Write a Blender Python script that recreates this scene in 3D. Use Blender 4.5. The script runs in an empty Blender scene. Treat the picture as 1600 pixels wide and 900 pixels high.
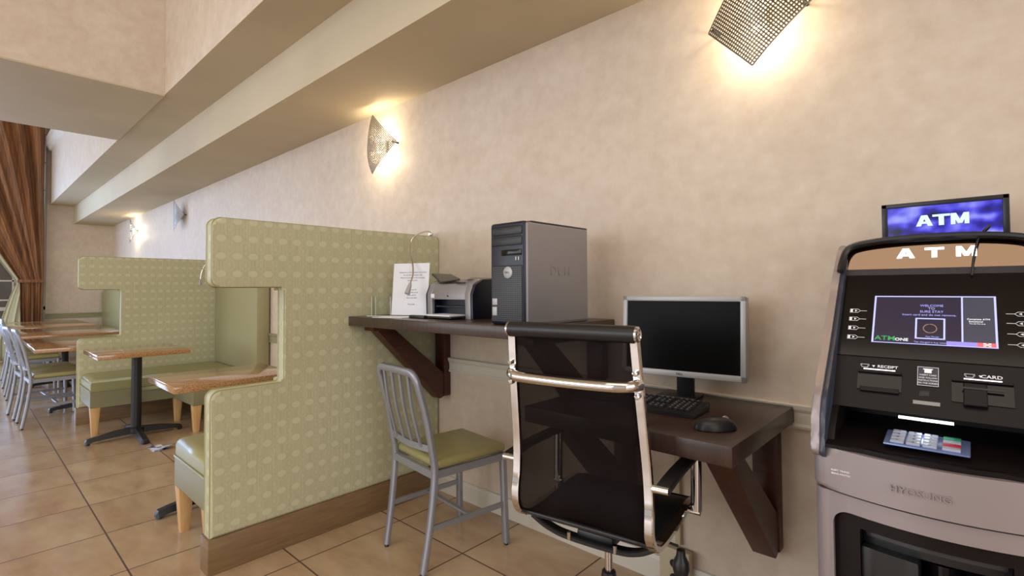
import bpy, bmesh, math, random
from mathutils import Vector, Matrix
random.seed(4)
S = bpy.context.scene
C = S.collection
PI = math.pi
# ------------------------------------------------------------------ camera, world, light
CAM_H, CAM_Y = 1.2, -1.961
cd = bpy.data.cameras.new('camera'); cam = bpy.data.objects.new('camera', cd); C.objects.link(cam)
cd.sensor_width = 36; cd.lens = 790.391 / 1600 * 36; cd.shift_y = (429.829 - 450) / 1600
cd.clip_start = 0.02
yw, pt, rl = math.radians(42.483), math.radians(1.471), math.radians(-0.373)
fw = Vector((-math.sin(yw) * math.cos(pt), math.cos(yw) * math.cos(pt), math.sin(pt)))
rt = Vector((math.cos(yw), math.sin(yw), 0)); up = rt.cross(fw)
r2 = rt * math.cos(rl) + up * math.sin(rl); u2 = up * math.cos(rl) - rt * math.sin(rl)
m = Matrix((r2, u2, -fw)).transposed().to_4x4(); m.translation = Vector((0, CAM_Y, CAM_H))
cam.matrix_world = m
S.camera = cam
S.view_settings.view_transform = 'Standard'; S.view_settings.look = 'None'
S.view_settings.gamma = 1; S.view_settings.use_curve_mapping = False
S.view_settings.exposure = 0.09
w = bpy.data.worlds.new('world'); S.world = w; w.use_nodes = True
w.node_tree.nodes['Background'].inputs[0].default_value = (1.0, 0.96, 0.93, 1)
w.node_tree.nodes['Background'].inputs[1].default_value = 0.55

def area(name, loc, rot, sx, sy, power, col):
    l = bpy.data.lights.new(name, 'AREA'); l.shape = 'RECTANGLE'; l.size = sx; l.size_y = sy
    l.energy = power; l.color = col
    o = bpy.data.objects.new(name, l); C.objects.link(o); o.location = loc; o.rotation_euler = rot
    return o
# daylight through the tall end window, through the side windows across the lobby, plus two added fills out of view
area('window_daylight', (-11.9, -3.4, 1.7), (0, -PI / 2, 0), 2.6, 3.0, 230, (0.42, 0.62, 1.0))
area('side_window_daylight', (-5.5, -7.8, 2.6), (PI / 2, 0, 0), 9.0, 3.8, 330, (0.90, 0.95, 1.0))
area('lobby_overhead_fill', (0.5, -3.6, 5.0), (0, 0, 0), 5.0, 3.0, 70, (1.0, 0.90, 0.80))  # added warm fill from overhead, stands for no known fixture
area('right_end_fill', (5.8, -4.6, 2.8), (0, PI / 2, 0), 4.4, 5.0, 215, (0.93, 0.96, 1.0))  # added fill brightening divider and bridge faces; the end wall has no opening

def point(name, loc, power, col, rad=0.02, parent=None):
    l = bpy.data.lights.new(name, 'POINT'); l.energy = power; l.color = col; l.shadow_soft_size = rad
    o = bpy.data.objects.new(name, l); C.objects.link(o); o.location = loc
    if parent: o.parent = parent
    return o

# ------------------------------------------------------------------ materials
def srgb(r, g, b):
    f = lambda c: (c / 255 / 12.92) if c / 255 <= .04045 else ((c / 255 + .055) / 1.055) ** 2.4
    return (f(r), f(g), f(b), 1)
def mat(name, col, rough=.5, metal=0, spec=None, coat=0, emit=None, es=0):
    m = bpy.data.materials.new(name); m.use_nodes = True
    b = m.node_tree.nodes['Principled BSDF']
    b.inputs['Base Color'].default_value = col if len(col) == 4 else (*col, 1)
    b.inputs['Roughness'].default_value = rough; b.inputs['Metallic'].default_value = metal
    if spec is not None: b.inputs['Specular IOR Level'].default_value = spec
    if coat: b.inputs['Coat Weight'].default_value = coat; b.inputs['Coat Roughness'].default_value = .08
    if emit: b.inputs['Emission Color'].default_value = emit; b.inputs['Emission Strength'].default_value = es
    return m
class N:
    def __init__(s, m): s.t = m.node_tree; s.b = s.t.nodes['Principled BSDF']
    def new(s, typ, **k):
        n = s.t.nodes.new(typ)
        for a, v in k.items(): setattr(n, a, v)
        return n
    def lk(s, a, b): s.t.links.new(a, b)
    def val(s, x, sock):
        if isinstance(x, (int, float)): sock.default_value = x
        else: s.lk(x, sock)
    def math(s, op, a, b=0, c=None):
        n = s.new('ShaderNodeMath', operation=op); s.val(a, n.inputs[0]); s.val(b, n.inputs[1])
        if c is not None: s.val(c, n.inputs[2])
        return n.outputs[0]
    def pos(s): return s.new('ShaderNodeNewGeometry').outputs['Position']
    def obj(s): return s.new('ShaderNodeTexCoord').outputs['Object']
    def noise(s, vec, scale, detail=4, rough=.5, stretch=None):
        if stretch:
            mp = s.new('ShaderNodeMapping'); mp.inputs['Scale'].default_value = stretch; s.lk(vec, mp.inputs[0]); vec = mp.outputs[0]
        n = s.new('ShaderNodeTexNoise'); n.inputs['Scale'].default_value = scale; n.inputs['Detail'].default_value = detail
        n.inputs['Roughness'].default_value = rough; s.lk(vec, n.inputs['Vector']); return n.outputs['Fac']
    def ramp(s, fac, stops):
        r = s.new('ShaderNodeValToRGB'); e = r.color_ramp.elements
        while len(e) < len(stops): e.new(.5)
        for q, (p, c) in zip(e, stops): q.position = p; q.color = c
        s.lk(fac, r.inputs[0]); return r.outputs[0]
    def mix(s, f, a, b, mode='MIX'):
        n = s.new('ShaderNodeMix', data_type='RGBA', blend_type=mode); s.val(f, n.inputs[0])
        for v, i in ((a, 6), (b, 7)):
            if isinstance(v, tuple): n.inputs[i].default_value = v
            else: s.lk(v, n.inputs[i])
        return n.outputs[2]
    def bump(s, h, strength, dist=.01):
        n = s.new('ShaderNodeBump'); n.inputs['Strength'].default_value = strength; n.inputs['Distance'].default_value = dist
        s.lk(h, n.inputs['Height']); s.lk(n.outputs[0], s.b.inputs['Normal'])
    def col(s, c): s.lk(c, s.b.inputs['Base Color'])

def m_wall():
    m = mat('wallpaper', (.7, .6, .5), .55, spec=.3); n = N(m); p = n.pos()
    a = n.noise(p, 2.2, 5, .6); b = n.noise(p, 14, 6, .65)
    f = n.math('ADD', n.math('MULTIPLY', a, .35), n.math('MULTIPLY', b, .65))
    n.col(n.ramp(f, [(.32, srgb(202, 184, 165)), (.5, srgb(212, 196, 178)), (.68, srgb(221, 207, 190))]))
    n.bump(b, .08, .004); return m
def m_ceil():
    m = mat('ceiling_paint', srgb(196, 180, 150), .7); n = N(m)
    n.col(n.ramp(n.noise(n.pos(), 1.3, 3), [(.3, srgb(192, 178, 150)), (.7, srgb(204, 190, 162))])); return m
def m_floor():
    m = mat('floor_tile', (.4, .3, .2), .28, spec=.5); n = N(m); p = n.pos()
    sp = n.new('ShaderNodeSeparateXYZ'); n.lk(p, sp.inputs[0])
    gx = n.math('DIVIDE', n.math('ADD', sp.outputs[0], 1.2745 + 48.6), .4862)
    gy = n.math('DIVIDE', n.math('ADD', sp.outputs[1], .405 + 52.5), .525)
    def edge(g, size):
        fr = n.math('FRACT', g); return n.math('MULTIPLY', n.math('MINIMUM', fr, n.math('SUBTRACT', 1, fr)), size)
    e = n.math('MINIMUM', edge(gx, .486), edge(gy, .525))
    grout = n.math('LESS_THAN', e, .0035)
    cell = n.new('ShaderNodeCombineXYZ'); n.lk(n.math('FLOOR', gx), cell.inputs[0]); n.lk(n.math('FLOOR', gy), cell.inputs[1])
    wn = n.new('ShaderNodeTexWhiteNoise'); n.lk(cell.outputs[0], wn.inputs['Vector'])
    off = n.new('ShaderNodeVectorMath', operation='MULTIPLY_ADD'); n.lk(wn.outputs['Color'], off.inputs[0]); off.inputs[1].default_value = (9, 9, 9); n.lk(p, off.inputs[2])
    t = n.noise(off.outputs[0], 2.6, 6, .6, (1, 2.2, 1))
    c = n.ramp(t, [(.28, srgb(168, 138, 110)), (.48, srgb(190, 162, 130)), (.72, srgb(204, 180, 148))])
    c = n.mix(n.math('MULTIPLY', wn.outputs['Value'], .16), c, srgb(158, 122, 90))
    c = n.mix(grout, c, srgb(92, 68, 54)); n.col(c)
    n.lk(n.math('ADD', .2, n.math('MULTIPLY', grout, .6)), n.b.inputs['Roughness'])
    h = n.math('SUBTRACT', n.math('MULTIPLY', n.noise(p, 9, 4), .12), grout); n.bump(h, .3, .003); return m
def m_fabric():
    m = mat('booth_fabric', (.4, .4, .2), .62, spec=.35); n = N(m); p = n.pos()
    sp = n.new('ShaderNodeSeparateXYZ'); n.lk(p, sp.inputs[0])
    a = n.math('ADD', sp.outputs[1], sp.outputs[0])
    def dots(ox, oz, rx, rz):
        fx = n.math('SUBTRACT', n.math('FRACT', n.math('ADD', n.math('DIVIDE', a, .066), ox + 400)), .5)
        fz = n.math('SUBTRACT', n.math('FRACT', n.math('ADD', n.math('DIVIDE', sp.outputs[2], .077), oz)), .5)
        d = n.math('ADD', n.math('POWER', n.math('ABSOLUTE', n.math('DIVIDE', fx, rx)), 2.0), n.math('POWER', n.math('ABSOLUTE', n.math('DIVIDE', fz, rz)), 2.0))
        mr = n.new('ShaderNodeMapRange'); n.lk(d, mr.inputs[0]); mr.inputs[1].default_value = 1.15; mr.inputs[2].default_value = .85
        return mr.outputs[0]
    big = dots(0, 0, .30, .19); ring = dots(.5, .5, .34, .36); ring2 = dots(.5, .5, .24, .26); small = dots(.5, .5, .10, .12)
    stripe = n.noise(p, 34, 3, .6, (4, 4, .25))
    base = n.ramp(stripe, [(.3, srgb(180, 177, 142)), (.7, srgb(193, 190, 156))])
    f = n.math('MAXIMUM', n.math('MULTIPLY', big, .7), n.math('MAXIMUM', n.math('MULTIPLY', n.math('SUBTRACT', ring, ring2), .18), n.math('MULTIPLY', small, .3)))
    n.col(n.mix(f, base, srgb(206, 204, 172))); n.bump(stripe, .15, .002); return m
def m_granite():
    m = mat('speckled_tabletop', (.4, .25, .12), .12, coat=.6); n = N(m); p = n.pos()
    v = n.new('ShaderNodeTexVoronoi'); v.inputs['Scale'].default_value = 170; n.lk(p, v.inputs['Vector'])
    n.col(n.ramp(n.math('ADD', n.math('MULTIPLY', n.noise(p, 120, 3, .7), .7), n.math('MULTIPLY', v.outputs['Distance'], .4)),
        [(.3, srgb(92, 62, 38)), (.45, srgb(160, 112, 68)), (.58, srgb(180, 134, 86)), (.78, srgb(196, 156, 112))])); return m
def m_wood(name, c1, c2, rough=.4, stretch=(1, 1, 14), sc=5, spec=.5):
    m = mat(name, c1, rough, spec=spec); n = N(m)
    n.col(n.ramp(n.noise(n.obj(), sc, 5, .6, stretch), [(.3, c1), (.7, c2)])); return m
def m_curtain():
    m = mat('curtain_satin', (.3, .14, .05), .42); n = N(m); n.b.inputs['Sheen Weight'].default_value = .3
    n.col(n.ramp(n.noise(n.pos(), 7, 3, .5, (1, 5, .2)), [(.3, srgb(100, 62, 32)), (.7, srgb(160, 104, 52))])); return m
def m_mesh():
    m = bpy.data.materials.new('chair_mesh'); m.use_nodes = True; n = N(m); t = m.node_tree
    n.b.inputs['Base Color'].default_value = (.008, .005, .005, 1); n.b.inputs['Roughness'].default_value = .6; n.b.inputs['Specular IOR Level'].default_value = .12
    tr = n.new('ShaderNodeBsdfTransparent'); tr.inputs[0].default_value = (.85, .8, .78, 1); mx = n.new('ShaderNodeMixShader')
    wv = n.noise(n.obj(), 600, 1)
    n.lk(n.math('ADD', .60, n.math('MULTIPLY', n.math('GREATER_THAN', wv, .5), .12)), mx.inputs[0])
    n.lk(tr.outputs[0], mx.inputs[1]); n.lk(n.b.outputs[0], mx.inputs[2]); n.lk(mx.outputs[0], t.nodes['Material Output'].inputs[0]); return m
def m_clear(name, tint, refl=.12, ior=1.45):
    m = bpy.data.materials.new(name); m.use_nodes = True; n = N(m); t = m.node_tree
    tr = n.new('ShaderNodeBsdfTransparent'); tr.inputs[0].default_value = tint
    gl = n.new('ShaderNodeBsdfGlossy'); gl.inputs['Roughness'].default_value = .03
    fr = n.new('ShaderNodeFresnel'); fr.inputs[0].default_value = ior
    mx = n.new('ShaderNodeMixShader'); n.lk(n.math('ADD', fr.outputs[0], refl), mx.inputs[0])
    n.lk(tr.outputs[0], mx.inputs[1]); n.lk(gl.outputs[0], mx.inputs[2]); n.lk(mx.outputs[0], t.nodes['Material Output'].inputs[0]); return m
def m_topper():
    m = mat('topper_picture', (0, 0, 0), .15); n = N(m); p = n.obj()
    f = n.noise(p, 11, 1, .5, (1, 1, 2.0)); g = n.noise(p, 34, 1, .5)
    c = n.ramp(n.math('ADD', n.math('MULTIPLY', f, .75), n.math('MULTIPLY', g, .25)), [(.38, srgb(18, 16, 60)), (.46, srgb(44, 34, 170)), (.52, srgb(88, 82, 240)), (.62, srgb(160, 165, 255))])
    n.lk(c, n.b.inputs['Emission Color']); n.b.inputs['Emission Strength'].default_value = .9; return m
def m_grille():
    m = mat('tower_grille', (.01, .01, .01), .5); n = N(m); sp = n.new('ShaderNodeSeparateXYZ'); n.lk(n.obj(), sp.inputs[0])
    a = n.math('GREATER_THAN', n.math('FRACT', n.math('MULTIPLY', sp.outputs[0], 110)), .35)
    b = n.math('GREATER_THAN', n.math('FRACT', n.math('MULTIPLY', sp.outputs[2], 130)), .4)
    n.col(n.mix(n.math('MULTIPLY', a, b), (.07, .075, .09, 1), (.004, .004, .005, 1))); return m

WALL = m_wall(); CEIL = m_ceil(); FLOOR = m_floor(); FAB = m_fabric(); FABP = mat('plain_booth_vinyl', srgb(160, 155, 118), .55); GRAN = m_granite()
WHITE = mat('trim_white', srgb(214, 206, 192), .45)
GTRIM = mat('trim_green', srgb(150, 146, 108), .5)
PLINTH = m_wood('plinth_laminate', srgb(118, 92, 62), srgb(142, 114, 80), .4, (1, 1, 12), 6)
VINYL = mat('green_vinyl', srgb(158, 154, 108), .36, spec=.55)
SKIRT = mat('bench_skirt_vinyl', srgb(140, 136, 104), .42)
MAPLE = m_wood('maple_leg', srgb(206, 160, 104), srgb(226, 184, 128), .4, (8, 8, 1), 7)
BLKMET = mat('black_metal', srgb(24, 26, 31), .4, spec=.5)
ALU = mat('brushed_aluminium', srgb(160, 163, 174), .36, metal=.55)
SEATG = mat('seat_pad_vinyl', srgb(164, 156, 104), .34, spec=.5)
ESP = m_wood('espresso_wood', srgb(52, 37, 31), srgb(70, 52, 44), .3, (14, 1, 1), 6, .5)
ESPB = m_wood('bracket_wood', srgb(62, 30, 20), srgb(84, 44, 29), .42, (2, 2, 10), 6)
CHROME = mat('chrome', (.70, .68, .67), .06, metal=1)
BLK = mat('black_plastic', (.012, .012, .013), .38)
BLKG = mat('black_gloss', (.006, .005, .006), .1, spec=.35)
PANEL = mat('monitor_panel', (.004, .004, .004), .25, spec=.06)
NAVY = mat('navy_plastic', srgb(22, 28, 46), .35)
MESH = m_mesh()
SILV = mat('silver_paint', srgb(148, 144, 146), .42, metal=.35)
SILV2 = mat('pale_silver_plastic', srgb(176, 176, 178), .4, metal=.2)
ATMS = mat('atm_silver', srgb(160, 150, 152), .4, metal=.4)
ATMB = mat('atm_charcoal', srgb(22, 17, 17), .36, spec=.22)
ATMD = mat('atm_dark_blue', srgb(58, 63, 78), .3)
PAPER = mat('paper', srgb(236, 238, 246), .7)
INK = mat('ink', srgb(70, 70, 78), .8)
INKL = mat('glowing_white_ink', srgb(225, 225, 228), .5, emit=(.9, .9, .95, 1), es=.25)  # white print with a faint glow put into the material
GLOW = mat('lit_white', (.9, .9, .9), .4, emit=(.93, .95, 1, 1), es=2.2)
MIRR = mat('sign_mirror', srgb(128, 108, 90), .08, metal=1)
SCR = mat('screen_dark', srgb(20, 18, 24), .12, emit=srgb(62, 54, 78), es=.55)
SCRR = mat('screen_grey', srgb(24, 24, 28), .12, emit=srgb(84, 84, 100), es=.7)
SCRL = mat('screen_line', (.2, .2, .3), .3, emit=srgb(178, 182, 250), es=1.1)
SCRT = mat('screen_text', (.2, .2, .3), .3, emit=srgb(150, 150, 240), es=.9)
SCRG = mat('screen_green', (.02, .2, .06), .3, emit=srgb(40, 150, 80), es=.9)
SCRW = mat('screen_white', (.5, .5, .5), .3, emit=(.9, .9, .95, 1), es=.9)
SCRP = mat('screen_purple', (.2, .2, .4), .3, emit=srgb(130, 110, 220), es=.9)
SCRD = mat('screen_red', (.4, .1, .1), .3, emit=srgb(210, 80, 90), es=.9)
BULB = mat('bulb', (1, .9, .7), .3, emit=(1, .88, .66, 1), es=2)
PERF = mat('perforated_steel', srgb(132, 122, 108), .26, metal=.85)
GLASS = m_clear('window_glass', (.93, .96, .98, 1), .02)
ACRYL = m_clear('acrylic', (.985, .99, .985, 1), 0, 1.08)
AEDGE = mat('painted_edge_glint', srgb(226, 228, 216), .2)  # opaque pale colour painting the light caught along clear edges
CURT = m_curtain(); LINER = mat('sheer_liner', srgb(206, 208, 180), .8)
TOPPER = m_topper(); GRILLE = m_grille()

# ------------------------------------------------------------------ mesh helpers
def nb(): return bmesh.new()
def obj(name, bm, m, parent=None, smooth=30, loc=None):
    bmesh.ops.recalc_face_normals(bm, faces=bm.faces)
    me = bpy.data.meshes.new(name); bm.to_mesh(me); bm.free()
    me.materials.append(m)
    if smooth:
        me.polygons.foreach_set('use_smooth', [True] * len(me.polygons)); me.set_sharp_from_angle(angle=math.radians(smooth))
    o = bpy.data.objects.new(name, me); C.objects.link(o)
    if parent: o.parent = parent
    if loc: o.location = loc
    return o
def tag(o, label, cat, group=None):
    o['label'] = label; o['category'] = cat
    if group: o['group'] = group
    return o
def thing(name, label, cat, loc=(0, 0, 0), rz=0, group=None):
    o = bpy.data.objects.new(name, None); C.objects.link(o); o.location = loc; o.rotation_euler = (0, 0, math.radians(rz))
    o.empty_display_size = .1
    return tag(o, label, cat, group)
def lab(o, l): o['label'] = l; return o
def struct(name, bm, m, **k):
    o = obj(name, bm, m, **k); o['kind'] = 'structure'; return o
def dup(root, loc, rz, label, group=None):
    r = root.copy(); C.objects.link(r); r.location = loc; r.rotation_euler = (0, 0, math.radians(rz)); r['label'] = label
    if group: r['group'] = group
    for ch in list(root.children):
        c = ch.copy(); C.objects.link(c); c.parent = r
        for g in ch.children:
            d = g.copy(); C.objects.link(d); d.parent = c
    return r
def box(bm, x0, x1, y0, y1, z0, z1, bev=0, seg=2, M=None):
    vs = [bm.verts.new(p) for p in ((x0, y0, z0), (x1, y0, z0), (x1, y1, z0), (x0, y1, z0), (x0, y0, z1), (x1, y0, z1), (x1, y1, z1), (x0, y1, z1))]
    fs = [bm.faces.new([vs[i] for i in f]) for f in ((3, 2, 1, 0), (4, 5, 6, 7), (0, 1, 5, 4), (1, 2, 6, 5), (2, 3, 7, 6), (3, 0, 4, 7))]
    if M is not None: bmesh.ops.transform(bm, matrix=M, verts=vs)
    if bev:
        es = list({e for f in fs for e in f.edges})
        bmesh.ops.bevel(bm, geom=es, offset=bev, segments=seg, affect='EDGES', profile=.5)
    return bm
def B(*a, **k): return box(nb(), *a, **k)
def prism(bm, pts, axis, a0, a1, bev=0, seg=2, M=None):
    def P(p, a):
        return {'x': (a, p[0], p[1]), 'y': (p[0], a, p[1]), 'z': (p[0], p[1], a)}[axis]
    A = [bm.verts.new(P(p, a0)) for p in pts]; Bv = [bm.verts.new(P(p, a1)) for p in pts]; n = len(pts)
    caps = [bm.faces.new(A), bm.faces.new(Bv[::-1])]
    for i in range(n): bm.faces.new((A[i], Bv[i], Bv[(i + 1) % n], A[(i + 1) % n]))
    if M is not None: bmesh.ops.transform(bm, matrix=M, verts=A + Bv)
    if bev:
        bmesh.ops.bevel(bm, geom=list({e for f in caps for e in f.edges}), offset=bev, segments=seg, affect='EDGES', profile=.5)
    return bm
def catmull(pts, k=6):
    P = [Vector(p) for p in pts]; out = []
    for i in range(len(P) - 1):
        a, b, c, d = P[max(i - 1, 0)], P[i], P[i + 1], P[min(i + 2, len(P) - 1)]
        for j in range(k):
            t = j / k
            out.append(.5 * ((2 * b) + (c - a) * t + (2 * a - 5 * b + 4 * c - d) * t * t + (3 * b - a - 3 * c + d) * t ** 3))
    out.append(P[-1]); return out
def sweep(bm, pts, sec, ref=Vector((0, 0, 1)), closed=False):
    """sweep a 2D section [(a,b)] along pts; a goes along side, b along the normal"""
    P = [Vector(p) for p in pts]; n = len(P); rings = []
    for i, p in enumerate(P):
        if closed: t = (P[(i + 1) % n] - P[i - 1]).normalized()
        else: t = (P[min(i + 1, n - 1)] - P[max(i - 1, 0)]).normalized()
        r = ref
        if abs(t.dot(r)) > .98: r = Vector((1, 0, 0)) if abs(t.x) < .9 else Vector((0, 1, 0))
        s = t.cross(r).normalized(); q = s.cross(t).normalized()
        rings.append([bm.verts.new(p + s * a + q * b) for a, b in sec])
    k = len(sec)
    for i in range(n if closed else n - 1):
        A, D = rings[i], rings[(i + 1) % n]
        for j in range(k): bm.faces.new((A[j], A[(j + 1) % k], D[(j + 1) % k], D[j]))
    if not closed: bm.faces.new(rings[0][::-1]); bm.faces.new(rings[-1])
    return bm
def circ(r, n=12, sx=1, sy=1): return [(r * sx * math.cos(2 * PI * i / n), r * sy * math.sin(2 * PI * i / n)) for i in range(n)]
def rect(a, b, c=0):
    if not c: return [(-a, -b), (a, -b), (a, b), (-a, b)]
    return [(-a + c, -b), (a - c, -b), (a, -b + c), (a, b - c), (a - c, b), (-a + c, b), (-a, b - c), (-a, -b + c)]
def tube(bm, pts, r, n=12, ref=Vector((0, 0, 1)), closed=False): return sweep(bm, pts, circ(r, n), ref, closed)
def lathe(bm, prof, n=24, c=(0, 0, 0), axis='z'):
    rings = []
    for r, z in prof:
        ring = []
        for i in range(n):
            a = 2 * PI * i / n; p = (r * math.cos(a), r * math.sin(a), z)
            if axis == 'x': p = (p[2], p[0], p[1])
            if axis == 'y': p = (p[0], p[2], p[1])
            ring.append(bm.verts.new((p[0] + c[0], p[1] + c[1], p[2] + c[2])))
        rings.append(ring)
    for A, D in zip(rings, rings[1:]):
        for j in range(n): bm.faces.new((A[j], A[(j + 1) % n], D[(j + 1) % n], D[j]))
    bm.faces.new(rings[0][::-1]); bm.faces.new(rings[-1]); return bm
def grid(bm, f, nu, nv):
    V = [[bm.verts.new(f(i / nu, j / nv)) for j in range(nv + 1)] for i in range(nu + 1)]
    for i in range(nu):
        for j in range(nv): bm.faces.new((V[i][j], V[i + 1][j], V[i + 1][j + 1], V[i][j + 1]))
    return bm
def solid(o, t, off=0):
    md = o.modifiers.new('solid', 'SOLIDIFY'); md.thickness = t; md.offset = off; return o
def text(name, s, size, M, m, parent, depth=.0006, bold=0, sx=1, align='CENTER', sp=1.0):
    cu = bpy.data.curves.new(name, 'FONT'); cu.body = s; cu.size = size; cu.align_x = align; cu.align_y = 'CENTER'
    cu.extrude = depth; cu.offset = bold; cu.resolution_u = 2; cu.space_character = sp
    t = bpy.data.objects.new('tmp', cu); C.objects.link(t)
    me = bpy.data.meshes.new_from_object(t.evaluated_get(bpy.context.evaluated_depsgraph_get())); bpy.data.objects.remove(t)
    me.transform(M @ Matrix.Diagonal((sx, 1, 1, 1))); me.materials.clear(); me.materials.append(m)
    o = bpy.data.objects.new(name, me); C.objects.link(o); o.parent = parent; return o
def frame_m(origin, xdir, ydir):
    x = Vector(xdir).normalized(); z = x.cross(Vector(ydir)).normalized(); y = z.cross(x)
    M = Matrix((x, y, z)).transposed().to_4x4(); M.translation = Vector(origin); return M

# ------------------------------------------------------------------ room
XF, YA, YB, C1, C2 = -12.173, -.564, -.889, 2.429, 2.744
XR = 6.2; HT = 5.3
struct('floor', B(-14, XR, -9, .15, -.1, 0), FLOOR, smooth=0)
struct('wall_right', B(XF - .15, XR, 0, .15, 0, 2.9), WALL, smooth=0)
struct('ceiling', prism(nb(), [(.15, C1), (YA, C1), (YA, C2), (YB + .0008, C2), (YB + .0008, 2.95), (.15, 2.95)], 'x', XF - .15, XR), CEIL, smooth=0)
struct('wall_upper', B(XF - .15, XR, YB, YB + .2, C2 + .0004, HT), WALL, smooth=0)
struct('wall_bridge', B(-6.407, -4.686, -9, YB - .0005, C2, HT), WALL, smooth=0)
struct('ceiling_bridge', B(-6.409, -4.684, -9, YB - .0005, C2 - .012, C2 - .0005), CEIL, smooth=0)
struct('ceiling_lobby', B(XF - .15, XR, -9, YB + .2, HT, HT + .1), CEIL, smooth=0)
struct('wall_far', B(XF - .15, XF, -.93, 0, 0, HT), WALL, smooth=0)
struct('wall_far_side', B(XF - .15, XF, -9, -4.6, 0, HT), WALL, smooth=0)
struct('wall_far_sill', B(XF - .15, XF, -4.6, -.93, 0, .25), WALL, smooth=0)
struct('wall_back_unseen', B(XR, XR + .15, -9, .15, 0, HT), WALL, smooth=0)  # unseen end wall, added to hold back ambient light and vary chrome reflections
# tall end window
bm = nb()
for y in (-.942, -2.15, -3.4, -4.575): box(bm, XF - .1, XF - .02, y - .014, y + .014, .25, HT)
for z in (.27, .9, HT - .05): box(bm, XF - .1, XF - .02, -4.6, -.93, z - .03, z + .03)
for z in (1.05, 1.38, 1.75, 2.1, 2.5, 3.0, 3.5, 4.0, 4.5): box(bm, XF - .085, XF - .045, -4.6, -.93, z - .012, z + .012)
for y in (-1.34, -1.75, -2.55, -3.0): box(bm, XF - .085, XF - .045, y - .012, y + .012, .25, HT)
wf = struct('window_1', bm, WHITE, smooth=0)
obj('pane', B(XF - .068, XF - .062, -4.6, -.93, .25, HT), GLASS, wf, smooth=0)
bm = nb(); box(bm, -14.6, -14.4, -9, 3, 0, 2.2)
for i in range(9): box(bm, -14.4, -14.36, -8 + i * 1.2, -7.5 + i * 1.2, .1, 2.1)
struct('wall_outside', bm, mat('outside_stucco', srgb(120, 112, 104), .8), smooth=0)
# trims
def rail(x0, x1, z0, z1, y=0):
    h = z1 - z0
    return prism(nb(), [(y + .004, z0), (y - .014, z0), (y - .016, z0 + .008), (y - .010, z0 + .016), (y - .012, z1 - .03), (y - .02, z1 - .018), (y - .024, z1 - .004), (y - .018, z1), (y + .004, z1)], 'x', x0, x1)
struct('trim_1', rail(-2.39, XR, .712, .796), WHITE, smooth=0)
struct('trim_2', rail(XF, -2.49, .712, .796), GTRIM, smooth=0)
bm = nb(); box(bm, XF, XF + .022, -.93, 0, .712, .796); box(bm, XF, XF + .03, -.93, 0, .775, .796); struct('trim_3', bm, GTRIM, smooth=0)
def bboard(x0, x1): return prism(nb(), [(.004, 0), (-.016, 0), (-.016, .085), (-.011, .1), (.004, .104)], 'x', x0, x1)
struct('baseboard_right', bboard(-2.39, XR), WHITE, smooth=0)
struct('baseboard_booth', bboard(XF, -2.49), PLINTH, smooth=0)
struct('trim_4', prism(nb(), [(YB + .01, 3.68), (YB - .03, 3.70), (YB - .07, 3.8), (YB - .08, 3.92), (YB - .05, 3.95), (YB + .01, 3.95)], 'x', XF, -6.41), WHITE, smooth=0)

# ------------------------------------------------------------------ curtain
ct = thing('curtain', 'tall brown satin curtain tied back beside the end window', 'curtain', (-12.0, -1.2, 0))
def curt(left, right, amp, n):
    def f(u, v):
        z = .04 + v * 5.1
        yl, yr = left(z), right(z)
        wd = abs(yr - yl); y = yl + (yr - yl) * u
        a = amp * min(1, .3 + abs(z - 1.37) * .5) * (.62 + .38 * math.sin(u * 13 + .8 * z))
        ph = u * n + 2.2 * math.sin(u * 7 + .4 * z) + .5 * math.sin(z * 1.3)
        return (a * (math.sin(ph) + .35 * math.sin(2.3 * ph + z)), y + 1.2 + a * .3 * math.cos(ph), z)
    return grid(nb(), f, 110, 60)
L1 = lambda z: (-1.27 - .52 * (z - 1.37) if z > 1.37 else -1.27 + .02 * (1.37 - z))
R1 = lambda z: -.968 - .05 * math.exp(-((z - 1.37) / .3) ** 2) * 0 + (.0 if z > 1.37 else -.02 * (1.37 - z))
solid(obj('drape', curt(L1, R1, .07, 40), CURT, ct, smooth=80), .004)
L2 = lambda z: (L1(z) - .05 - .05 * min(1, z - 1.37) if z > 1.37 else -1.29 - .28 * min(1, 1.37 - z) ** .8)
R2 = lambda z: (L1(z) + .25 if z > 1.37 else -1.16)
lo = obj('liner', curt(L2, R2, .02, 30), LINER, ct, smooth=80); lo.location = (-.07, 0, 0); lab(solid(lo, .003), 'pale green sheer liner')
tb = nb(); box(tb, -.075, .075, -.10, .235, 1.345, 1.40, .01); obj('tieback', tb, CURT, ct)

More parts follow.
